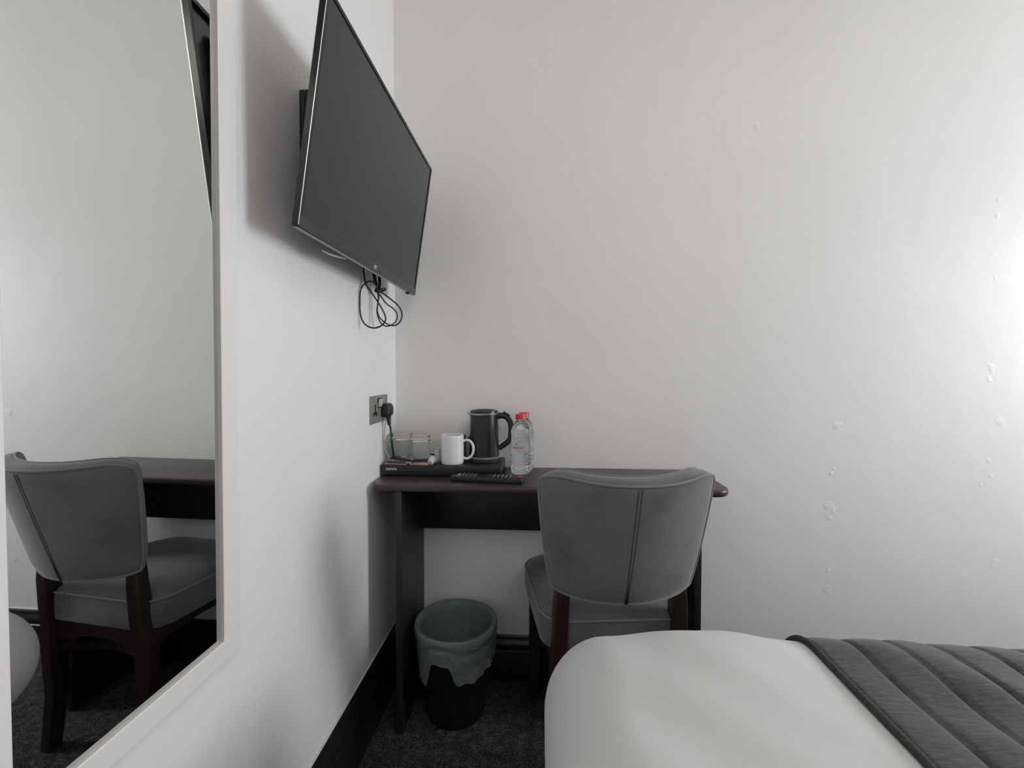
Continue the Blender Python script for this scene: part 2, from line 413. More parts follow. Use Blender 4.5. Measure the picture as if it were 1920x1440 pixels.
finish('rear_housing', taper(.045, W_ - .045, .012, T_ - .035, -.013, .030, -.043), M['black_plastic'], tv, 30, **L)
finish('sensor_flap', loft([[(.150, -.004, -.034), (.176, -.0045, -.028), (.225, -.001, -.016), (.200, -.003, -.030)], [(.150, -.0075, -.034), (.176, -.0085, -.028), (.225, -.0035, -.016), (.200, -.0065, -.030)]]), M['flap'], tv, 30, **L)
bm = lathe([(0, -.007), (.006, -.007), (.007, -.005), (.007, .004), (0, .004)], 0, 0, 16)
bmesh.ops.transform(bm, matrix=Matrix.Translation((W_ - .06, 0, -.0065)) @ Matrix(((1, 0, 0, 0), (0, 0, 1, 0), (0, 1, 0, 0), (0, 0, 0, 1))), verts=bm.verts)
finish('rubber_foot', bm, M['black_plastic'], tv, 30, **L)
lg = lettering('brand_lettering', 'JVC', .0125, M['white_print'], tv, Matrix.Translation((.353, .0108, .0011)), .0002, bold=.0003, world=False)
# bracket: wall plate square to the wall, arms up to the housing
br = bmesh.new()
Mi = Matrix.LocRotScale(tv.location, tv.rotation_euler, None).inverted()
box(br, .0005, .012, -.625, -.22, 1.50, 1.694, .002); box(br, .012, .030, -.625, -.575, 1.47, 1.694, .002); box(br, .012, .030, -.245, -.22, 1.47, 1.694, .002)
box(br, .028, .066, -.597, -.578, 1.44, 1.66, .002); box(br, .028, .066, -.242, -.223, 1.44, 1.66, .002)
bmesh.ops.transform(br, matrix=Mi, verts=br.verts)
finish('wall_bracket', br, M['black_plastic'], tv, 30, **L)

# hanging cables under the television
LA = [(.010, -.297, 1.420), (.0075, -.3, 1.384), (.0149, -.3033, 1.3449), (.0304, -.3067, 1.3213), (.0496, -.31, 1.2952), (.0662, -.3133, 1.2693), (.0759, -.3156, 1.2488), (.0749, -.3167, 1.2336), (.0623, -.3178, 1.221), (.042, -.3189, 1.216), (.0218, -.32, 1.2235), (.0091, -.32, 1.2412), (.0042, -.32, 1.2639), (.0036, -.32, 1.2891), (.0045, -.32, 1.3142), (.0071, -.3133, 1.3329), (.0149, -.3, 1.3481), (.0228, -.2867, 1.3545), (.0283, -.2733, 1.3519), (.0312, -.26, 1.3427), (.0300, -.242, 1.325)]
LB = [(.0318, -.24, 1.3252), (.0514, -.2418, 1.2981), (.0737, -.2436, 1.2817), (.0864, -.2455, 1.2654), (.0869, -.2473, 1.2493), (.078, -.2491, 1.2359), (.0589, -.2491, 1.228), (.042, -.2473, 1.2336), (.0306, -.2455, 1.2499), (.0246, -.2436, 1.2741), (.0268, -.2418, 1.2956), (.0304, -.24, 1.3199)]
LC = [(.031, -.23, 1.335), (.0629, -.2273, 1.3109), (.0839, -.2245, 1.2923), (.0939, -.2218, 1.2711), (.0901, -.2191, 1.2498), (.0753, -.2164, 1.2353), (.0586, -.2164, 1.2335), (.0402, -.2191, 1.242), (.0246, -.2218, 1.2581), (.0189, -.2245, 1.2767), (.022, -.2273, 1.3033), (.0254, -.23, 1.3297)]
LK = [[(.018, -.254, 1.405), (.0209, -.25, 1.3685), (.025, -.2467, 1.3533), (.0277, -.2433, 1.3379), (.0291, -.24, 1.3152)], [(.031, -.235, 1.405), (.0303, -.235, 1.3701), (.0308, -.235, 1.3555), (.0287, -.235, 1.3294)]]
LT = [(.0222, -.247, 1.3403), (.0317, -.230, 1.3367), (.0441, -.226, 1.3406), (.0438, -.233, 1.3433), (.0275, -.249, 1.331), (.0189, -.240, 1.3377), (.0296, -.225, 1.3438), (.0374, -.244, 1.3331)]
cb = thing('cable_bundle', 'looped black cables tied in a knot hanging under the television', 'cable', (.03, -.26, 1.36))
for p, r in ((LA, .0022), (LB, .0020), (LC, .0022)): finish('cable', tube(smooth_path(p, 8), r, 8), M['cord'], cb)
for p in LK: finish('connector', tube(smooth_path(p, 8), lambda t: .0055 - .0022 * t, 10), M['cord'], cb)
finish('cable_tie', tube(smooth_path(LT, 8), .0028, 8), M['cord'], cb)

# ------------------------------------------------------------------ double socket, plug and cords
so = thing('wall_socket', 'brushed metal double socket on the left wall above the desk', 'socket', (0, -.172, .974))
finish('plate', slab([(a, b) for a, b in rrect(-.246, -.0985, .931, 1.017, [.003] * 4, 3)], 0, .0045, .0012), M['socket'], None, 30)
o = bpy.data.objects['plate']
for q in o.data.vertices: q.co = Vector((q.co.z, q.co.x - (-.172), q.co.y - .974))
o.parent = so
finish('rocker_surround', B(.0046, .0055, -.189, -.155, .977, 1.008), M['hole'], so, 0)
for yy in (-.1805, -.1635): 
    bm = B(.0052, .0095, yy - .0065, yy + .0065, .980, 1.005, .0015)
    bmesh.ops.rotate(bm, cent=(.007, yy, .9925), matrix=Matrix.Rotation(R(7), 3, 'Y'), verts=bm.verts)
    finish('rocker_switch', bm, M['rocker'], so)
bm = bmesh.new()
box(bm, .0046, .0052, -.2135, -.2055, .967, .990); box(bm, .0046, .0052, -.2245, -.2150, .953, .966); box(bm, .0046, .0052, -.2040, -.1945, .953, .966); box(bm, .0046, .0051, -.2245, -.1945, .9575, .9665)
finish('pin_holes', bm, M['hole'], so, 0)
bm = lathe([(0, 0), (.0032, 0), (.0032, .0008), (0, .001)], 0, 0, 12)
bmesh.ops.transform(bm, matrix=Matrix.Translation((.0045, -.2325, .974)) @ Matrix.Rotation(R(90), 4, 'Y'), verts=bm.verts)
finish('fixing_screw', bm, M['steel'], so, 30)
pl = thing('power_plug', 'black mains plug with green taped cord in the socket', 'plug', (.006, -.135, .955))
bm = loft([[(.0055, a, b) for a, b in rrect(-.161, -.111, .944, .989, [.010, .010, .006, .006], 4)], [(.020, a, b) for a, b in rrect(-.161, -.111, .944, .989, [.010, .010, .006, .006], 4)],
           [(.028, a, b) for a, b in rrect(-.157, -.115, .948, .985, [.009, .009, .006, .006], 4)], [(.032, a, b) for a, b in rrect(-.152, -.120, .953, .980, [.008] * 4, 4)]])
finish('plug_body', bm, M['cord'], pl, 40)
finish('strain_relief', tube([Vector((.022, -.138, .950)), Vector((.022, -.138, .935)), Vector((.024, -.139, .918))], lambda t: .0085 - .003 * t, 10), M['cord'], pl)
CP = [(.024, -.139, .922), (.028, -.138, .905), (.031, -.140, .88), (.0315, -.135, .85), (.032, -.126, .825), (.029, -.116, .803), (.016, -.108, .7965), (.0065, -.088, .7965), (.0065, -.05, .7965), (.03, -.012, .7985), (.12, -.008, .7985), (.20, -.009, .80), (.245, -.012, .835), (.268, -.012, .862), (.288, -.012, .858), (.300, -.012, .835), (.303, -.012, .812), (.305, -.012, .8)]
finish('cord', tube(smooth_path(CP, 8), .0032, 8), M['cord'], pl)
finish('green_tape', tube(smooth_path([(.030, -.1395, .893), (.0315, -.140, .88), (.0315, -.1395, .865)], 4), lambda t: .0045 + .0012 * math.sin(9 * t), 9), M['tape'], pl)
WC = [(.009, -.130, .931), (.004, -.124, .905), (.004, -.128, .87), (.008, -.133, .84), (.018, -.128, .812), (.014, -.124, .798), (.010, -.118, .7945)]
tag(finish('white_cord', tube(smooth_path(WC, 8), .0018, 8), M['cord_white'], None), 'thin pale grey cord running down the wall behind the black plug cord', 'cord')

# ------------------------------------------------------------------ desk
DK = thing('desk', 'narrow dark brown desk with a rounded top against the back wall', 'desk', (.536, -.14, 0))
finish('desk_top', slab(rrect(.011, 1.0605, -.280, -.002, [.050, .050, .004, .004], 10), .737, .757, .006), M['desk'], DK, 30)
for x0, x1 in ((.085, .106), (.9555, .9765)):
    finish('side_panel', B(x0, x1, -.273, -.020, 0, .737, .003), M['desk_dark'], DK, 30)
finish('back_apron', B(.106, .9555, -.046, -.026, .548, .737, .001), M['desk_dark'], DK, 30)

# ------------------------------------------------------------------ things on the desk
TZ = .7925
dp = thing('disc_player', 'flat black player box on the desk carrying the tea things', 'player', (.199, -.087, .757))
finish('case', slab(rrect(.001, .3935, -.166, -.010, [.012, .003, .003, .003], 5), .7595, TZ, .0016), M['player'], dp, 30)
finish('front_seam', B(.02, .3925, -.1664, -.1655, .7612, .7622), M['hole'], dp, 0)
for fx, fy in ((.03, -.145), (.37, -.145), (.03, -.03), (.37, -.03)): finish('rubber_foot', lathe([(0, .757), (.008, .757), (.008, .7605), (0, .7605)], fx, fy, 14), M['hole'], dp)
lettering('brand_lettering', 'DENON', .0098, M['white_print'], dp, Matrix.Translation((.0395, -.16625, .7795)) @ Matrix.Rotation(R(90), 4, 'X'), .0002, bold=.0003)

def ring_prof(outer, inner): return outer + inner
def tumbler(cx, cy, label, zb=TZ):
    r0, r1, h = .0335, .0325, .0905
    o = [(r0, 0), (r0 + .0002, .002), (r1 + .0004, h - .016), (r1, h - .003), (r1 - .0012, h - .0004), (r1 - .004, h), (0, h - .0008)]
    i = [(0, h - .0165), (r1 - .006, h - .0160), (r1 - .0022, h - .019), (r0 - .0018, .002), (r0 - .001, 0)]
    t = thing('glass_tumbler', label, 'glass', (cx, cy, zb), 'upturned glasses on the player')
    bm = lathe([(r, z + zb) for r, z in o + i], cx, cy, 56, close=False)
    bmesh.ops.remove_doubles(bm, verts=bm.verts, dist=1e-6)
    # close the rim
    es = [e for e in bm.edges if e.is_boundary]
    bmesh.ops.bridge_loops(bm, edges=es)
    o_ = finish('tumbler', bm, M['tumbler'], None, 40)
    bpy.data.objects.remove(t)
    return tag(o_, label, 'glass', 'upturned glasses on the player')
g1 = tumbler(.0470, -.075, 'upturned clear glass beside the plug cord, partly behind the other glass'); g1.name = 'glass_tumbler'
g2 = tumbler(.1185, -.108, 'upturned clear glass between the other glass and the white mug'); g2.name = 'glass_tumbler'

mug = thing('mug', 'white ceramic mug standing on the black player box', 'mug', (.2292, -.1255, TZ))
mz = TZ; mr = .0376
bm = lathe([(r, mz + z) for r, z in [(0, .0035), (.026, .0035), (.028, 0), (.0335, 0), (.0358, .0015), (mr - .0004, .006), (mr, .012), (mr, .088), (mr - .0003, .0925), (mr - .0016, .094), (mr - .0030, .0928), (mr - .0034, .089), (mr - .0036, .012), (.031, .0062), (0, .0058)]], .2292, -.1255, 56)
finish('mug_body', bm, M['ceramic'], mug, 50)
hp = smooth_path([(.2640, -.1255, mz + .073), (.276, -.1255, mz + .0765), (.288, -.1255, mz + .0735), (.2965, -.1255, mz + .061), (.2985, -.1255, mz + .045), (.2945, -.1255, mz + .030), (.286, -.1255, mz + .020), (.275, -.1255, mz + .0165), (.2635, -.1255, mz + .020)], 6)
bm = bmesh.new(); tube(hp, .0043, 12, bm)
for q in bm.verts: q.co.y = -.1255 + (q.co.y + .1255) * 1.45
finish('handle', bm, M['ceramic'], mug, 60)

# kettle
KX, KY = .3275, -.076
kt = thing('kettle', 'small black electric kettle with a steel rim behind the white mug', 'kettle', (KX, KY, TZ))
finish('power_base', lathe([(0, TZ), (.0515, TZ), (.053, TZ + .002), (.053, TZ + .009), (.050, TZ + .0125), (0, TZ + .0125)], KX, KY, 56), M['kettle'], kt)
K0 = TZ + .0125
finish('base_ring', lathe([(0, K0), (.0505, K0), (.0515, K0 + .002), (.0515, K0 + .0055), (.050, K0 + .0065), (0, K0 + .0065)], KX, KY, 56), M['grey_trim'], kt)
KT = .963
finish('kettle_body', lathe([(0, K0 + .0066), (.0500, K0 + .0066), (.0503, K0 + .012), (.0465, KT - .020), (.0463, KT - .0135), (0, KT - .0135)], KX, KY, 64), M['kettle'], kt)
finish('steel_rim', lathe([(0, KT - .0134), (.0468, KT - .0134), (.0474, KT - .0115), (.0474, KT - .0085), (.0465, KT - .0075), (0, KT - .0075)], KX, KY, 64), M['steel'], kt)
finish('lid', lathe([(0, KT - .0074), (.0462, KT - .0074), (.0472, KT - .0055), (.0466, KT - .001), (.042, KT + .001), (.034, KT - .0005), (.030, KT - .0035), (0, KT - .004)], KX, KY, 64), M['kettle'], kt)
sp = []
for t, w, zz in ((0, .014, -.001), (.35, .0095, 0), (.7, .0055, .0008), (1, .0018, .0012)):
    x = KX - .0445 - .0135 * t; d = .020 * (1 - t) + .0025
    zt = KT - .009 + zz
    sp.append([(x, KY - w, zt), (x - .001, KY, zt + .0004), (x, KY + w, zt), (x + .002 * t, KY + w * .5, zt - d * .6), (x + .004 * t, KY, zt - d), (x + .002 * t, KY - w * .5, zt - d * .6)])
finish('spout', loft(sp), M['steel'], kt, 50)
hpts = smooth_path([(KX + .043, KY, KT - .020), (KX + .060, KY, KT - .0175), (KX + .077, KY, KT - .024), (KX + .0885, KY, KT - .042), (KX + .0905, KY, KT - .066), (KX + .0885, KY, KT - .092), (KX + .081, KY, KT - .105), (KX + .066, KY, KT - .1165), (KX + .050, KY, KT - .128)], 8)
bm = bmesh.new(); tube(hpts, lambda t: .0100 - .0015 * t + .003 * max(0, .25 - t), 14, bm)
for q in bm.verts: q.co.y = KY + (q.co.y - KY) * 1.15
finish('handle', bm, M['kettle'], kt, 60)
sw = slab(rrect(-.013, .013, -.008, .008, [.006] * 4, 4), 0, .006, .002)
bmesh.ops.transform(sw, matrix=Matrix.Translation((KX + .0735, KY, KT - .0135)) @ Matrix.Rotation(R(33), 4, 'Y'), verts=sw.verts)
finish('lid_switch', sw, M['gloss_black'], kt, 40)

tag(finish('tea_caddy', slab(rrect(.196, .2580, -.060, -.030, [.002] * 4, 2), TZ, .8745, .001), M['caddy']), 'dark grey box mostly hidden behind the white mug', 'box')

# water bottles
def bottle(cx, cy, label, with_label=True, rot=0.0):
    t = thing('water_bottle', label, 'bottle', (cx, cy, .757), 'water bottles by the kettle')
    z0 = .757
    def rib(z, zc, w, a): return a * math.exp(-((z - zc) / w) ** 2)
    prof = [(0, z0 + .004), (.012, z0 + .003), (.020, z0 + .0005), (.0265, z0 + .0008), (.0305, z0 + .004), (.0325, z0 + .011)]
    for k in range(61):
        z = .013 + k * (.134 - .013) / 60; r = .0330
        for zc in (.020, .031, .042, .053, .064): r -= rib(z, zc, .0022, .0020)
        if .074 < z < .108: r -= .0010
        for zc in (.113, .122, .131): r -= rib(z, zc, .0022, .0022)
        prof.append((r, z0 + z))
    prof += [(.0325, z0 + .138), (.0310, z0 + .146), (.0280, z0 + .155), (.0235, z0 + .163), (.0185, z0 + .169), (.0150, z0 + .173), (.0140, z0 + .176), (.0160, z0 + .1765), (.0160, z0 + .1785), (.0135, z0 + .179), (.0130, z0 + .184), (0, z0 + .184)]
    finish('bottle_body', lathe(prof, cx, cy, 56), M['water'], t, 60)
    def knurl(r, z, a): return r * (1 + .012 * math.cos(40 * a)) if r > .014 else r
    finish('cap', lathe([(.0155, z0 + .1795), (.0168, z0 + .1795), (.0168, z0 + .194), (.0155, z0 + .1958), (0, z0 + .1958)], cx, cy, 120, mod=knurl), M['red_cap'], t, 50)
    rl = .0333
    bm = bmesh.new(); cols = []
    for k in range(33):
        a = R(-62 + rot) + R(124) * k / 32
        cols.append((bm.verts.new((cx + rl * math.sin(a), cy - rl * math.cos(a), z0 + .076)), bm.verts.new((cx + rl * math.sin(a), cy - rl * math.cos(a), z0 + .107))))
    for p, q in zip(cols[:-1], cols[1:]): bm.faces.new((p[0], q[0], q[1], p[1]))
    lb = finish('bottle_label', bm, M['label'], t, 60)
    if with_label:
        base = Matrix.Translation((cx, cy, z0)) @ Matrix.Rotation(R(rot), 4, 'Z') @ Matrix.Rotation(R(90), 4, 'X') @ Matrix.Translation((0, 0, rl + .0004))
        for nm, body, sz, dx, dz, mt in (('brand_lettering', 'HAYAT', .0125, -.001, .0885, 'red_print'), ('small_print', 'su', .0085, -.008, .102, 'blue_print'), ('small_print', '~~~~~~', .0070, .004, .079, 'blue_print')):
            lettering(nm, body, sz, M[mt], lb, base @ Matrix.Translation((dx, dz, 0)), .00008, bend=rl, bold=.0002)
        for q in [c for c in lb.children]:
            pass
    return t
bottle(.4515, -.097, 'full water bottle with a red cap, in front of its twin beside the kettle', True, -8)
bottle(.4600, -.036, 'water bottle with a red cap almost hidden behind the front bottle', False, 30)

# remote control
rc = thing('remote_control', 'black remote control with rows of small keys on the desk front', 'remote', (.352, -.210, .757))
ang = math.atan2(-.2345 + .1955, .4655 - .243)
Mr = Matrix.Translation((.3540, -.2130, .757)) @ Matrix.Rotation(ang * .62, 4, 'Z')
def placed(bm): bmesh.ops.transform(bm, matrix=Mr, verts=bm.verts); return bm
hl = .1130; hw = .0235
finish('remote_body', placed(slab(rrect(-hl, hl, -hw, hw, [.010, .008, .008, .010], 5), 0, .0165, .004)), M['black_plastic'], rc, 40)
def key(x, y, w, d, mat, nm='key', top=.0185): finish(nm, placed(slab(rrect(x - w / 2, x + w / 2, y - d / 2, y + d / 2, [min(w, d) * .3] * 4, 3), .0160, top, .0006)), M[mat], rc, 40)
key(hl - .013, 0.004, .012, .012, 'red_key', 'power_key')
for i, yy in enumerate((-.014, -.0047, .0047, .014)): key(-hl + .024, yy, .006, .0065, ('red_key', 'grey_print', 'yellow', 'blue_print')[i], 'colour_key')
for c in range(5):
    for r_ in (-.013, 0, .013): key(hl - .040 - c * .0125, r_, .008, .009, 'key')
for c in range(4):
    for r_ in (-.013, 0, .013): key(-hl + .038 + c * .0125, r_, .007, .009, 'key')
key(.012, 0, .026, .030, 'key', 'direction_pad')
for c in range(5):
    for r_ in (-.013, 0, .013): finish('key_print', placed(B(hl - .0411 - c * .0125, hl - .0389 - c * .0125, r_ - .0034, r_ + .0034, .0184, .0188)), M['white_print'], rc, 0)
for c in range(4):
    for r_ in (-.013, 0, .013): finish('key_print', placed(B(-hl + .0370 + c * .0125, -hl + .0390 + c * .0125, r_ - .0036, r_ + .0036, .0184, .0188)), M['grey_print'], rc, 0)

# tea and coffee sachets on the player
def sachet(name, label, cat, p0, p1, wid, thick, mat, edge, tilt=0.0, lift=0.0, roll=0.0):
    p0, p1 = Vector(p0), Vector(p1); d = p1 - p0; L_ = d.length; a = math.atan2(d.y, d.x)
    t = thing(name, label, cat, ((p0.x + p1.x) / 2, (p0.y + p1.y) / 2, TZ), 'sachets in front of the glasses')
    Mx = Matrix.Translation((p0 + p1) / 2 + Vector((0, 0, lift))) @ Matrix.Rotation(a, 4, 'Z') @ Matrix.Rotation(tilt, 4, 'Y') @ Matrix.Rotation(roll, 4, 'X')
    nx, ny = 18, 8; bm = bmesh.new(); top = []; bot = []
    for i in range(nx + 1):
        u = -1 + 2 * i / nx; rt_, rb = [], []
        for j in range(ny + 1):
            w = -1 + 2 * j / ny
            h = thick * max(0, 1 - abs(u) ** 4) ** .7 * max(0, 1 - abs(w) ** 3) ** .8 + .0005
            wr = .0006 * noise.noise(Vector((u * 4 + p0.x * 90, w * 3, p0.y * 70)))
            rt_.append(bm.verts.new((u * L_ / 2, w * wid / 2, h + wr))); rb.append(bm.verts.new((u * L_ / 2, w * wid / 2, 0)))
        top.append(rt_); bot.append(rb)
    for i in range(nx):
        for j in range(ny):
            bm.faces.new((top[i][j], top[i + 1][j], top[i + 1][j + 1], top[i][j + 1])); bm.faces.new((bot[i][j], bot[i][j + 1], bot[i + 1][j + 1], bot[i + 1][j]))
    for i in range(nx):
        for j in (0, ny): bm.faces.new((top[i][j], bot[i][j], bot[i + 1][j], top[i + 1][j]))
    for j in range(ny):
        for i in (0, nx): bm.faces.new((top[i][j], top[i][j + 1], bot[i][j + 1], bot[i][j]))
    bmesh.ops.transform(bm, matrix=Mx, verts=bm.verts); finish('packet', bm, M[mat], t, 50)
    for s in (-1, 1):
        bm = B(-L_ / 2 + (0 if s < 0 else L_ - .008), -L_ / 2 + (.008 if s < 0 else L_), -wid / 2 - .0004, wid / 2 + .0004, .0002, .0014)
        bmesh.ops.transform(bm, matrix=Mx, verts=bm.verts); finish('crimped_end', bm, M[edge], t, 0)
    if name == 'coffee_stick':
        bm = B(-L_ / 2 + .008, L_ / 2 - .008, -wid / 2 - .0005, -wid / 2 + .0025, .0003, .0022); bmesh.ops.transform(bm, matrix=Mx, verts=bm.verts)
        finish('pale_stripe', bm, M[edge], t, 0)
zq = TZ + .0003
sachet('coffee_stick', 'dark sachet with a cream edge lying at the front corner of the player', 'sachet', (.016, -.147, zq), (.088, -.155, zq), .022, .0045, 's_brown', 's_cream', 0, .0034, R(14))
sachet('coffee_stick', 'black sachet with a white edge propped across the corner sachet', 'sachet', (.018, -.122, zq), (.108, -.146, zq), .026, .0050, 's_black', 's_white', R(3.5), .0110, R(20))
sachet('coffee_stick', 'pale cream sachet leaning on the dark ones before the left glass', 'sachet', (.060, -.116, zq), (.112, -.138, zq), .024, .0050, 's_grey', 's_cream', R(9), .0175, R(24))
sachet('coffee_stick', 'dark brown sachet lying flat against the left glass', 'sachet', (.022, -.116, zq), (.070, -.112, zq), .018, .0050, 's_brown', 's_black', 0, .0125, R(8))
sachet('sugar_sachet', 'black and white sachet lying before the right glass', 'sachet', (.098, -.150, zq), (.158, -.144, zq), .026, .0060, 's_black', 's_white', R(-2), .0085, R(20))
sachet('tea_sachet', 'rose pink sachet at the front edge of the player', 'sachet', (.100, -.156, zq), (.160, -.1545, zq), .019, .0060, 's_pink', 's_pink', 0, .0026, R(14))
def pot(cx, cy, z, label, h, r0, r1, rot=None):
    t = thing('milk_pot', label, 'milk pot', (cx, cy, z), 'milk pots beside the mug')
    A_ = lathe([(0, 0), (r0 - .001, 0), (r0, .001), (r1 - .0005, h - .004), (r1 + .001, h - .003), (r1 + .003, h - .0015), (r1 + .003, h - .0006), (0, h - .0006)], 0, 0, 32)
    F_ = lathe([(0, h - .0005), (r1 + .003, h - .0005), (r1 + .0031, h), (0, h + .0005)], 0, 0, 32)
    box(F_, r1, r1 + .008, -.003, .003, h - .0004, h)
    for nm, bm, mt in (('pot_body', A_, 'pot'), ('foil_lid', F_, 'foil')):
        bmesh.ops.transform(bm, matrix=Matrix.Translation((cx, cy, z)) @ (rot or Matrix()), verts=bm.verts); finish(nm, bm, M[mt], t, 40)
pot(.1745, -.100, TZ, 'upright white milk pot with a foil lid left of the mug', .046, .0110, .0130)
pot(.1660, -.1490, TZ + .0115, 'small milk pot tipped on its side at the foot of the mug', .020, .0100, .0120, Matrix.Rotation(R(-62), 4, 'X') @ Matrix.Rotation(R(20), 4, 'Y') @ Matrix.Translation((0, 0, -.010)))

# ------------------------------------------------------------------ chair
ch = thing('dining_chair', 'slate grey upholstered chair with dark wooden legs at the desk', 'chair', (.720, -.445, 0))
ch.rotation_euler = (0, 0, R(6.5))
def back_pt(u, v):
    """u -1..1 across, v 0..1 up: rear face of the backrest in the chair's own frame."""
    w = .182 + .040 * v + .005 * math.sin(v * math.pi)
    zt = .841 + .021 * abs(u) ** 2.3
    zb = .538 + .010 * abs(u) ** 2.4
    z = zb + (zt - zb) * v
    y = .004 - .050 * v - (1 - abs(u) ** 2.1) * (.066 + .040 * v)
    return Vector((u * w, y, z))
def back_nrm(u, v):
    e = .01
    a = back_pt(u + e, v) - back_pt(u - e, v); b = back_pt(u, v + e) - back_pt(u, v - e)
    return b.cross(a).normalized()           # towards the sitter
NU, NV = 36, 28
def sq(u, v):
    """Square parameter pulled in at the corners so the outline has rounded corners."""
    k = .16; x, y = u, 2 * v - 1
    c = max(0, abs(x) + abs(y) * 1.0 - (2 - 2 * k)) / (2 * k)
    t_ = .5 + .5 * y
    s = 1 - (.045 + .055 * t_) * c * c
    return x * (1 - (.025 + .035 * t_) * c * c), (y * s + 1) / 2
bm = bmesh.new(); th = .052
Gr, Gf = [], []
for j in range(NV + 1):
    rr, ff = [], []
    for i in range(NU + 1):
        u, v = sq(-1 + 2 * i / NU, j / NV); n = back_nrm(u, v); p = back_pt(u, v)
        eb = max(abs(-1 + 2 * i / NU), abs(2 * j / NV - 1)); rnd = max(0, (eb - .82) / .18) ** 2.4
        rr.append(bm.verts.new(p + n * (.007 * rnd))); ff.append(bm.verts.new(p + n * (th - .008 * rnd + .006 * (1 - eb ** 2)) + Vector((0, 0, .003 * max(0, v - .75) / .25))))
    Gr.append(rr); Gf.append(ff)
for j in range(NV):
    for i in range(NU):
        bm.faces.new((Gr[j][i], Gr[j][i + 1], Gr[j + 1][i + 1], Gr[j + 1][i])); bm.faces.new((Gf[j][i], Gf[j + 1][i], Gf[j + 1][i + 1], Gf[j][i + 1]))
def border(G): return [G[0][i] for i in range(NU)] + [G[j][NU] for j in range(NV)] + [G[NV][i] for i in range(NU, 0, -1)] + [G[j][0] for j in range(NV, 0, -1)]
br_, bf_ = border(Gr), border(Gf); nb = len(br_); mid = []
cen = sum((q.co for q in br_), Vector()) / nb
rear_edge = [q.co.copy() for q in br_]; front_edge = [q.co.copy() for q in bf_]
rows = [br_]
for t, bul in ((.25, .0025), (.5, .0035), (.75, .0025)):
    row = []
    for a, b in zip(br_, bf_):
        p = a.co.lerp(b.co, t); d = (a.co - cen); n = (b.co - a.co).normalized(); d = (d - n * d.dot(n)).normalized(); row.append(bm.verts.new(p + d * bul))
    rows.append(row)
rows.append(bf_)
for p, q in zip(rows[:-1], rows[1:]):
    for k in range(nb): bm.faces.new((p[k], p[(k + 1) % nb], q[(k + 1) % nb], q[k]))
bk = finish('backrest', bm, M['chair'], ch, 60, **L)
def side_top(edge, lo=.0): return edge
finish('piping', tube([p + Vector((0, -.0008, .0003)) for p in rear_edge], .0032, 8, closed=True), M['piping'], bk, 60, **L)
finish('piping', tube([p for p in front_edge], .0028, 8, closed=True), M['piping'], bk, 60, **L)
# twin seam down the back, leaning across as it falls
for dx in (-.0038, .0038):
    sp_ = []
    for k in range(30):
        v = .015 + .97 * k / 29; u = -.045 + .02 * v + .01 * math.sin(v * 3) + dx / .2
        sp_.append(back_pt(u, v) + back_nrm(u, v) * (-.0002))
    finish('seam', tube(sp_, .0010, 6), M['seam'], bk, 60, **L)
sp_ = []
for k in range(14):
    v = .02 + .28 * k / 13; u = -.045 + .02 * v + .01 * math.sin(v * 3); sp_.append(back_pt(u, v) + back_nrm(u, v) * .0004)
finish('seam_gap', tube(sp_, lambda t: .0020 * (1 - t) + .0003, 6), M['hole'], bk, 60, **L)
# seat: domed cushion, wider to the front
def seat_outline(s=1.0, n=14):
    pts = []
    for (cx, cy, r, a0) in ((-.140, .090, .060, 180), (.140, .090, .060, 270), (.140, .345, .075, 0), (-.140, .345, .075, 90)):
        for k in range(n + 1):
            a = R(a0 + 90 * k / n); pts.append((cx + r * math.cos(a), cy + r * math.sin(a)))
    # bulge the long sides
    o = []
    for x, y in pts:
        t = (y - .03) / .39; o.append((x * (.985 + .025 * math.sin(max(0, min(1, t)) * math.pi)) * s, .225 + (y - .225) * s - .024 * (1 - (x / .215) ** 2) * (1 if y < .1 else -1 if y > .35 else 0)))
    return o
bm = bmesh.new(); secs = []
for s, z in ((.90, .374), (.955, .376), (.985, .385), (1.0, .410), (1.005, .435), (1.0, .452), (.992, .460), (.96, .466), (.90, .472), (.75, .479), (.5, .485), (.25, .488)):
    secs.append([(x, y, z - (.004 if s > .98 else 0)) for x, y in seat_outline(s)])
loft(secs, bm)
se = finish('seat', bm, M['chair'], ch, 60, **L)
finish('piping', tube([Vector((x, y, .4585)) for x, y in seat_outline(.998)], .0027, 8, closed=True), M['piping'], se, 60, **L)
# wooden frame
def rect(cx, cy, z, wx, wy, tw=0):
    pts = []
    c = .18
    for a, b in ((-1 + c, -1), (1 - c, -1), (1, -1 + c), (1, 1 - c), (1 - c, 1), (-1 + c, 1), (-1, 1 - c), (-1, -1 + c)):
        pts.append((cx + a * wx / 2, cy + b * wy / 2, z))
    return pts
for s in (-1, 1):
    secs = []
    for z, x, y, wx, wy in ((.600, .146, .016, .034, .022), (.55, .148, .014, .036, .034), (.50, .150, .016, .038, .040), (.42, .152, .024, .039, .045), (.34, .155, .033, .039, .047), (.25, .160, .036, .038, .045), (.15, .160, .040, .036, .041), (.06, .162, .032, .034, .037), (0, .163, .026, .033, .035)):
        secs.append(rect(s * x, y, z, wx, wy))
    finish('leg', loft(secs), M['walnut'], ch, 40, **L)
for s in (-1, 1):
    secs = [rect(s * x, y, z, w, w) for z, x, y, w in ((.3735, .176, .372, .044), (.25, .178, .374, .040), (.1, .181, .378, .033), (0, .183, .381, .029))]
    finish('leg', loft(secs), M['walnut'], ch, 40, **L)
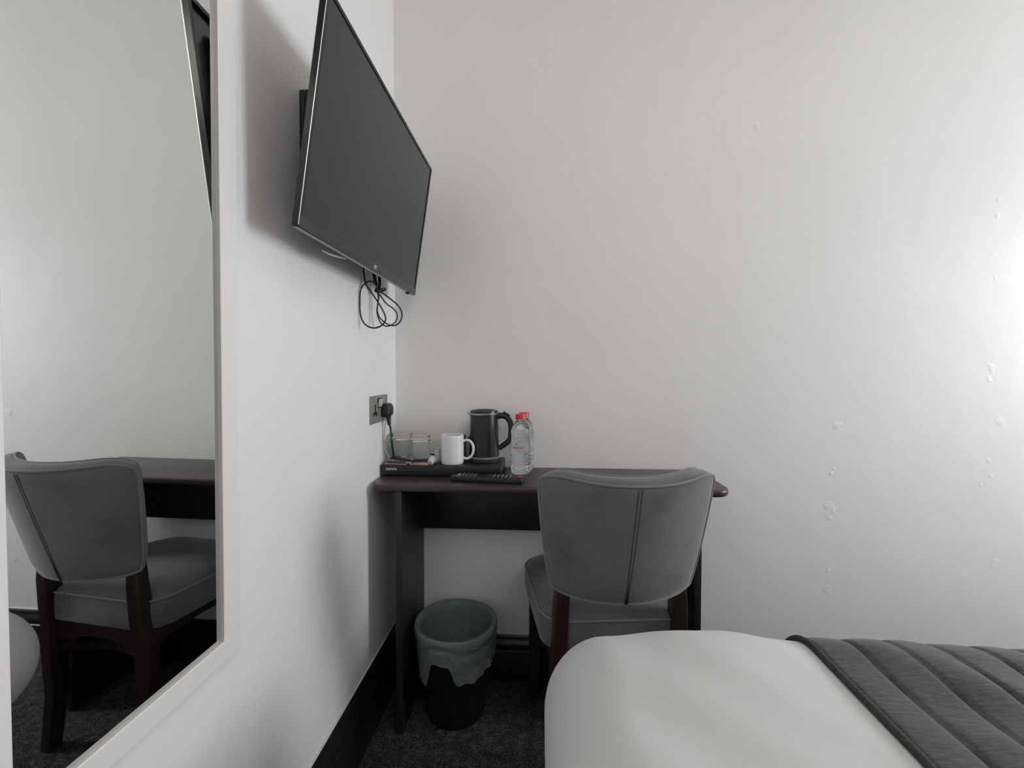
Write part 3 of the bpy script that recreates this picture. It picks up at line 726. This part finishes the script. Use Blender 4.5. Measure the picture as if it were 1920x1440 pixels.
for s in (-1, 1):
    secs = []
    for k in range(9):
        t = k / 8; y = .045 + .315 * t; h = .030 + .022 * abs(2 * t - 1) ** 2
        secs.append([(s * (.160 + .016 * t) + a, y, z) for a, z in ((-.011, .375 - h), (.011, .375 - h), (.011, .375), (-.011, .375))])
    finish('side_rail', loft(secs), M['walnut'], ch, 40, **L)
for yy, xx in ((.036, .142), (.372, .158)):
    secs = []
    for k in range(13):
        t = k / 12; x = -xx + 2 * xx * t; h = .034 + .028 * abs(2 * t - 1) ** 2
        secs.append([(x, yy + a, z) for a, z in ((-.010, .375 - h), (.010, .375 - h), (.010, .375), (-.010, .375))])
    finish('seat_rail', loft(secs), M['walnut'], ch, 40, **L)
secs = []
for k in range(13):
    t = k / 12; x = -.150 + .30 * t; y = .036 + .040 * (1 - (2 * t - 1) ** 2)
    secs.append([(x, y + a, z) for a, z in ((-.009, .280), (.009, .280), (.009, .308), (-.009, .308))])
finish('stretcher', loft(secs), M['walnut'], ch, 40, **L)

# ------------------------------------------------------------------ waste bin and bag
BX, BY, BR, BZ = .2462, -.1607, .1285, .293
wb = thing('waste_bin', 'black round waste bin under the desk', 'bin', (BX, BY, 0))
finish('bin_body', lathe([(0, .001), (.088, .001), (.091, .004), (BR - .001, BZ - .006), (BR, BZ), (BR - .003, BZ + .002), (BR - .005, BZ - .002), (.088, .008), (0, .006)], BX, BY, 64), M['bin'], wb, 50)
NS = 160
def hem(a):
    """How far the bag hangs down outside, by angle (0 = right, 270 deg = towards the room)."""
    d = math.degrees(a) % 360
    def g(c, w): 
        x = (d - c + 180) % 360 - 180; return math.exp(-(x / w) ** 2)
    def st(e0, e1):
        t = min(1, max(0, (d - e0) / (e1 - e0))); return t * t * (3 - 2 * t)
    right = st(270, 283) * (1 - .35 * st(302, 336)); left = st(150, 190) * (1 - st(229, 247))
    return .070 + .064 * right + .080 * left + .010 * st(20, 60) * (1 - st(130, 160)) + .012 * g(236, 10) + .003 * math.sin(7 * a)
bm = bmesh.new(); rows = []
def wr(a, t, s): return s * noise.noise(Vector((math.cos(a) * 3.2, math.sin(a) * 3.2, t * 2.5))) + s * .6 * noise.noise(Vector((math.cos(a) * 9 + t * 4, math.sin(a) * 9, t * 7 + 3)))
for t in [k / 14 for k in range(15)]:             # inside, from the bottom up
    z = .03 + (BZ - .03) * t; rb = .090 + (BR - .0075 - .092) * t
    rows.append([(a, max(.02, rb - .004 - (.010 * (1 - t)) + wr(a, t, .005) * (1 - t ** 6)), z) for a in [2 * math.pi * k / NS for k in range(NS)]])
for dr, dz in ((-.003, .003), (.000, .0045), (.0025, .002)):
    rows.append([(a, BR + dr, BZ + dz + .0015 * math.sin(3 * a + 1)) for a in [2 * math.pi * k / NS for k in range(NS)]])
for t in [k / 16 for k in range(1, 17)]:
    row = []
    for k in range(NS):
        a = 2 * math.pi * k / NS; h = hem(a); z = BZ - h * t
        rbin = .091 + (BR - .091) * z / BZ
        puff = .0030 + .004 * t + .002 * math.exp(-((t - .15) / .1) ** 2) - .004 * math.exp(-((t - .32) / .1) ** 2)
        row.append((a, rbin + max(.003, puff + abs(wr(a, t + 5, .0075)) * (.35 + t) * (.3 if math.cos(a) < -.8 else 1)), z))
    rows.append(row)
V_ = [[bm.verts.new((BX + r * math.cos(a), BY + r * math.sin(a), z)) for a, r, z in row] for row in rows]
for p, q in zip(V_[:-1], V_[1:]):
    for k in range(NS): bm.faces.new((p[k], p[(k + 1) % NS], q[(k + 1) % NS], q[k]))
bm.faces.new(V_[0])
tag(finish('bin_bag', bm, M['liner'], None, 80), 'grey green plastic bag lining the black bin, folded over its rim', 'bin bag')

# ------------------------------------------------------------------ bed
X0, X1, Y0, Y1 = .525, 2.44, -1.62, -.652
ZT, ZB, RX, RZ = .600, .365, .125, .116
def duvet_wr(x, y):
    """Soft wrinkles of the cover on the top face."""
    w = .014 * noise.noise(Vector(((x - .7 * y) * 1.6, (.8 * x + y) * 4.2, 1.7))) + .007 * noise.noise(Vector(((x - .8 * y) * 3.0, (x + y) * 9.0, 4.2))) + .0014 * noise.noise(Vector((x * 12, y * 14, 9.2)))
    return w * min(1, max(0, (x - X0) / .12))
def round_box(p):
    c = Vector((min(max(p.x, X0 + RX), X1 - RX), min(max(p.y, Y0 + RX), Y1 - RX), min(max(p.z, ZB + RZ), ZT - RZ)))
    d = Vector(((p.x - c.x) / RX, (p.y - c.y) / RX, (p.z - c.z) / RZ)); l = d.length
    if l < 1e-6: return p.copy(), Vector((0, 0, 1))
    d /= l; return c + Vector((d.x * RX, d.y * RX, d.z * RZ)), Vector((d.x / RX, d.y / RX, d.z / RZ)).normalized()
def duvet_pt(p):
    q, n = round_box(p); k = max(0, n.z)
    q = q + n * (duvet_wr(q.x, q.y) * (.25 + .75 * k)); 
    q.z += .030 * math.exp(-((q.x - .82) / .20) ** 2) * k * math.exp(-((q.y + .74) / .16) ** 2)
    return q, n
bd = thing('bed', 'bed in the foreground, hidden under its white duvet', 'bed', (1.48, -1.13, 0))
finish('divan_base', B(.66, 2.42, -1.53, -.75, .02, .29, .015), M['divan'], bd)
finish('mattress', slab(rrect(.645, 2.425, -1.54, -.735, [.05] * 4, 5), .2905, .46, .03), M['mattress'], bd)
for fx in (.72, 2.36):
    for fy in (-1.47, -.81): finish('leg', lathe([(0, 0), (.02, 0), (.024, .0195), (0, .0195)], fx, fy, 16), M['black_plastic'], bd)
bm = bmesh.new(); NX, NY, NZ = 150, 76, 22
def grid(fn, na, nb_):
    G = [[bm.verts.new(duvet_pt(fn(i / na, j / nb_))[0]) for j in range(nb_ + 1)] for i in range(na + 1)]
    for i in range(na):
        for j in range(nb_): bm.faces.new((G[i][j], G[i + 1][j], G[i + 1][j + 1], G[i][j + 1]))
lx, ly, lz = X1 - X0, Y1 - Y0, ZT - ZB
grid(lambda a, b: Vector((X0 + lx * a, Y0 + ly * b, ZT)), NX, NY)
grid(lambda a, b: Vector((X0 + lx * a, Y1, ZB + lz * b)), NX, NZ); grid(lambda a, b: Vector((X0 + lx * a, Y0, ZB + lz * b)), NX, NZ)
grid(lambda a, b: Vector((X0, Y0 + ly * a, ZB + lz * b)), NY, NZ); grid(lambda a, b: Vector((X1, Y0 + ly * a, ZB + lz * b)), NY, NZ)
bmesh.ops.remove_doubles(bm, verts=bm.verts, dist=1e-5)
# tucked hem: the open lower rim turns in a little
tag(finish('duvet', bm, M['duvet'], None, 80), 'plain white duvet with a rounded corner, spread beside the grey chair', 'duvet')

# quilted runner laid across the duvet
rn = thing('bed_runner', 'charcoal quilted runner lying across the white duvet', 'bed runner', (1.4, -1.13, ZT))
RX0, CH, NCH = .998, .0735, 10
def run_path(x):
    pts = []
    n1, n2 = 50, 26
    for k in range(n1 + 1): pts.append(Vector((x, Y0 + .02 + (Y1 - .01 - Y0 - .02) * k / n1, ZT)))
    for k in range(1, n2 + 1): pts.append(Vector((x, Y1, ZT - .24 * k / n2)))
    return pts
bm = bmesh.new(); rows = []; und = []
nx = NCH * 12
for i in range(nx + 1):
    u = i / 12; x = RX0 + CH * u; fr = u - math.floor(u) if i < nx else 0.0
    puff = (math.sin(math.pi * fr)) ** .28 if 0 < fr < 1 else 0
    row, lo = [], []
    for p in run_path(x):
        q, n = duvet_pt(p); s = .0022 * noise.noise(Vector((q.x * 12, q.y * 18, q.z * 18)))
        row.append(bm.verts.new(q + n * (.0028 + .0062 * puff + s * puff))); lo.append(bm.verts.new(q + n * .0012))
    rows.append(row); und.append(lo)
m_ = len(rows[0])
for i in range(nx):
    for j in range(m_ - 1):
        bm.faces.new((rows[i][j], rows[i + 1][j], rows[i + 1][j + 1], rows[i][j + 1])); bm.faces.new((und[i][j], und[i][j + 1], und[i + 1][j + 1], und[i + 1][j]))
    for j in (0, m_ - 1): bm.faces.new((rows[i][j], rows[i + 1][j], und[i + 1][j], und[i][j]))
for i in (0, nx):
    for j in range(m_ - 1): bm.faces.new((rows[i][j], rows[i][j + 1], und[i][j + 1], und[i][j]))
finish('quilt', bm, M['runner'], rn, 70)
def edge_tube(x):
    pp = []
    for p in run_path(x): q, n = duvet_pt(p); pp.append(q + n * .0050)
    return tube(pp, .0056, 10)
finish('bound_edge', edge_tube(RX0 - .003), M['runner_edge'], rn, 60)
finish('bound_edge', edge_tube(RX0 + CH * NCH + .003), M['runner_edge'], rn, 60)

# ------------------------------------------------------------------ light: daylight through the window, added ceiling fill
def area(name, loc, rot, sx, sy, power, col):
    l = bpy.data.lights.new(name, 'AREA'); l.shape = 'RECTANGLE'; l.size = sx; l.size_y = sy; l.energy = power; l.color = col
    o = bpy.data.objects.new(name, l); C.objects.link(o); o.location = loc; o.rotation_euler = rot; return o
wl = ((XR + .17, (WY0 + WY1) / 2, (WZ0 + WZ1) / 2), WZ1 - WZ0 - .04, WY1 - WY0 - .04)
area('window_sky_light', wl[0], (0, R(90 - 28), 0), wl[1] * .9, wl[2], 41, (.90, .955, 1.0))       # from the sky, downwards
area('window_ground_light', (XR + .17, wl[0][1], wl[0][2]), (0, R(90 + 28), 0), wl[1] * .9, wl[2], 27, (1.0, .985, .97))   # off the street, upwards
lp = area('ceiling_fill_light', (1.3, -2.4, ZC - .06), (0, 0, 0), .8, .8, 14, (1.0, .955, .905)); lp.data.shape = 'DISK'   # added warm fill under the ceiling behind the camera, no real lamp
w = bpy.data.worlds.new('world'); bpy.context.scene.world = w; w.use_nodes = True
w.node_tree.nodes['Background'].inputs['Color'].default_value = (.80, .88, 1.0, 1); w.node_tree.nodes['Background'].inputs['Strength'].default_value = 1.0

vs_ = bpy.context.scene.view_settings
vs_.view_transform = 'Standard'; vs_.look = 'None'; vs_.exposure = -0.35; vs_.gamma = 1.0; vs_.use_curve_mapping = False
cy = bpy.context.scene.cycles
cy.max_bounces = 12; cy.diffuse_bounces = 6; cy.glossy_bounces = 6; cy.transmission_bounces = 12; cy.transparent_max_bounces = 12
cy.use_denoising = True; cy.caustics_reflective = False
for o in bpy.data.objects:
    if '_base' in o: del o['_base']
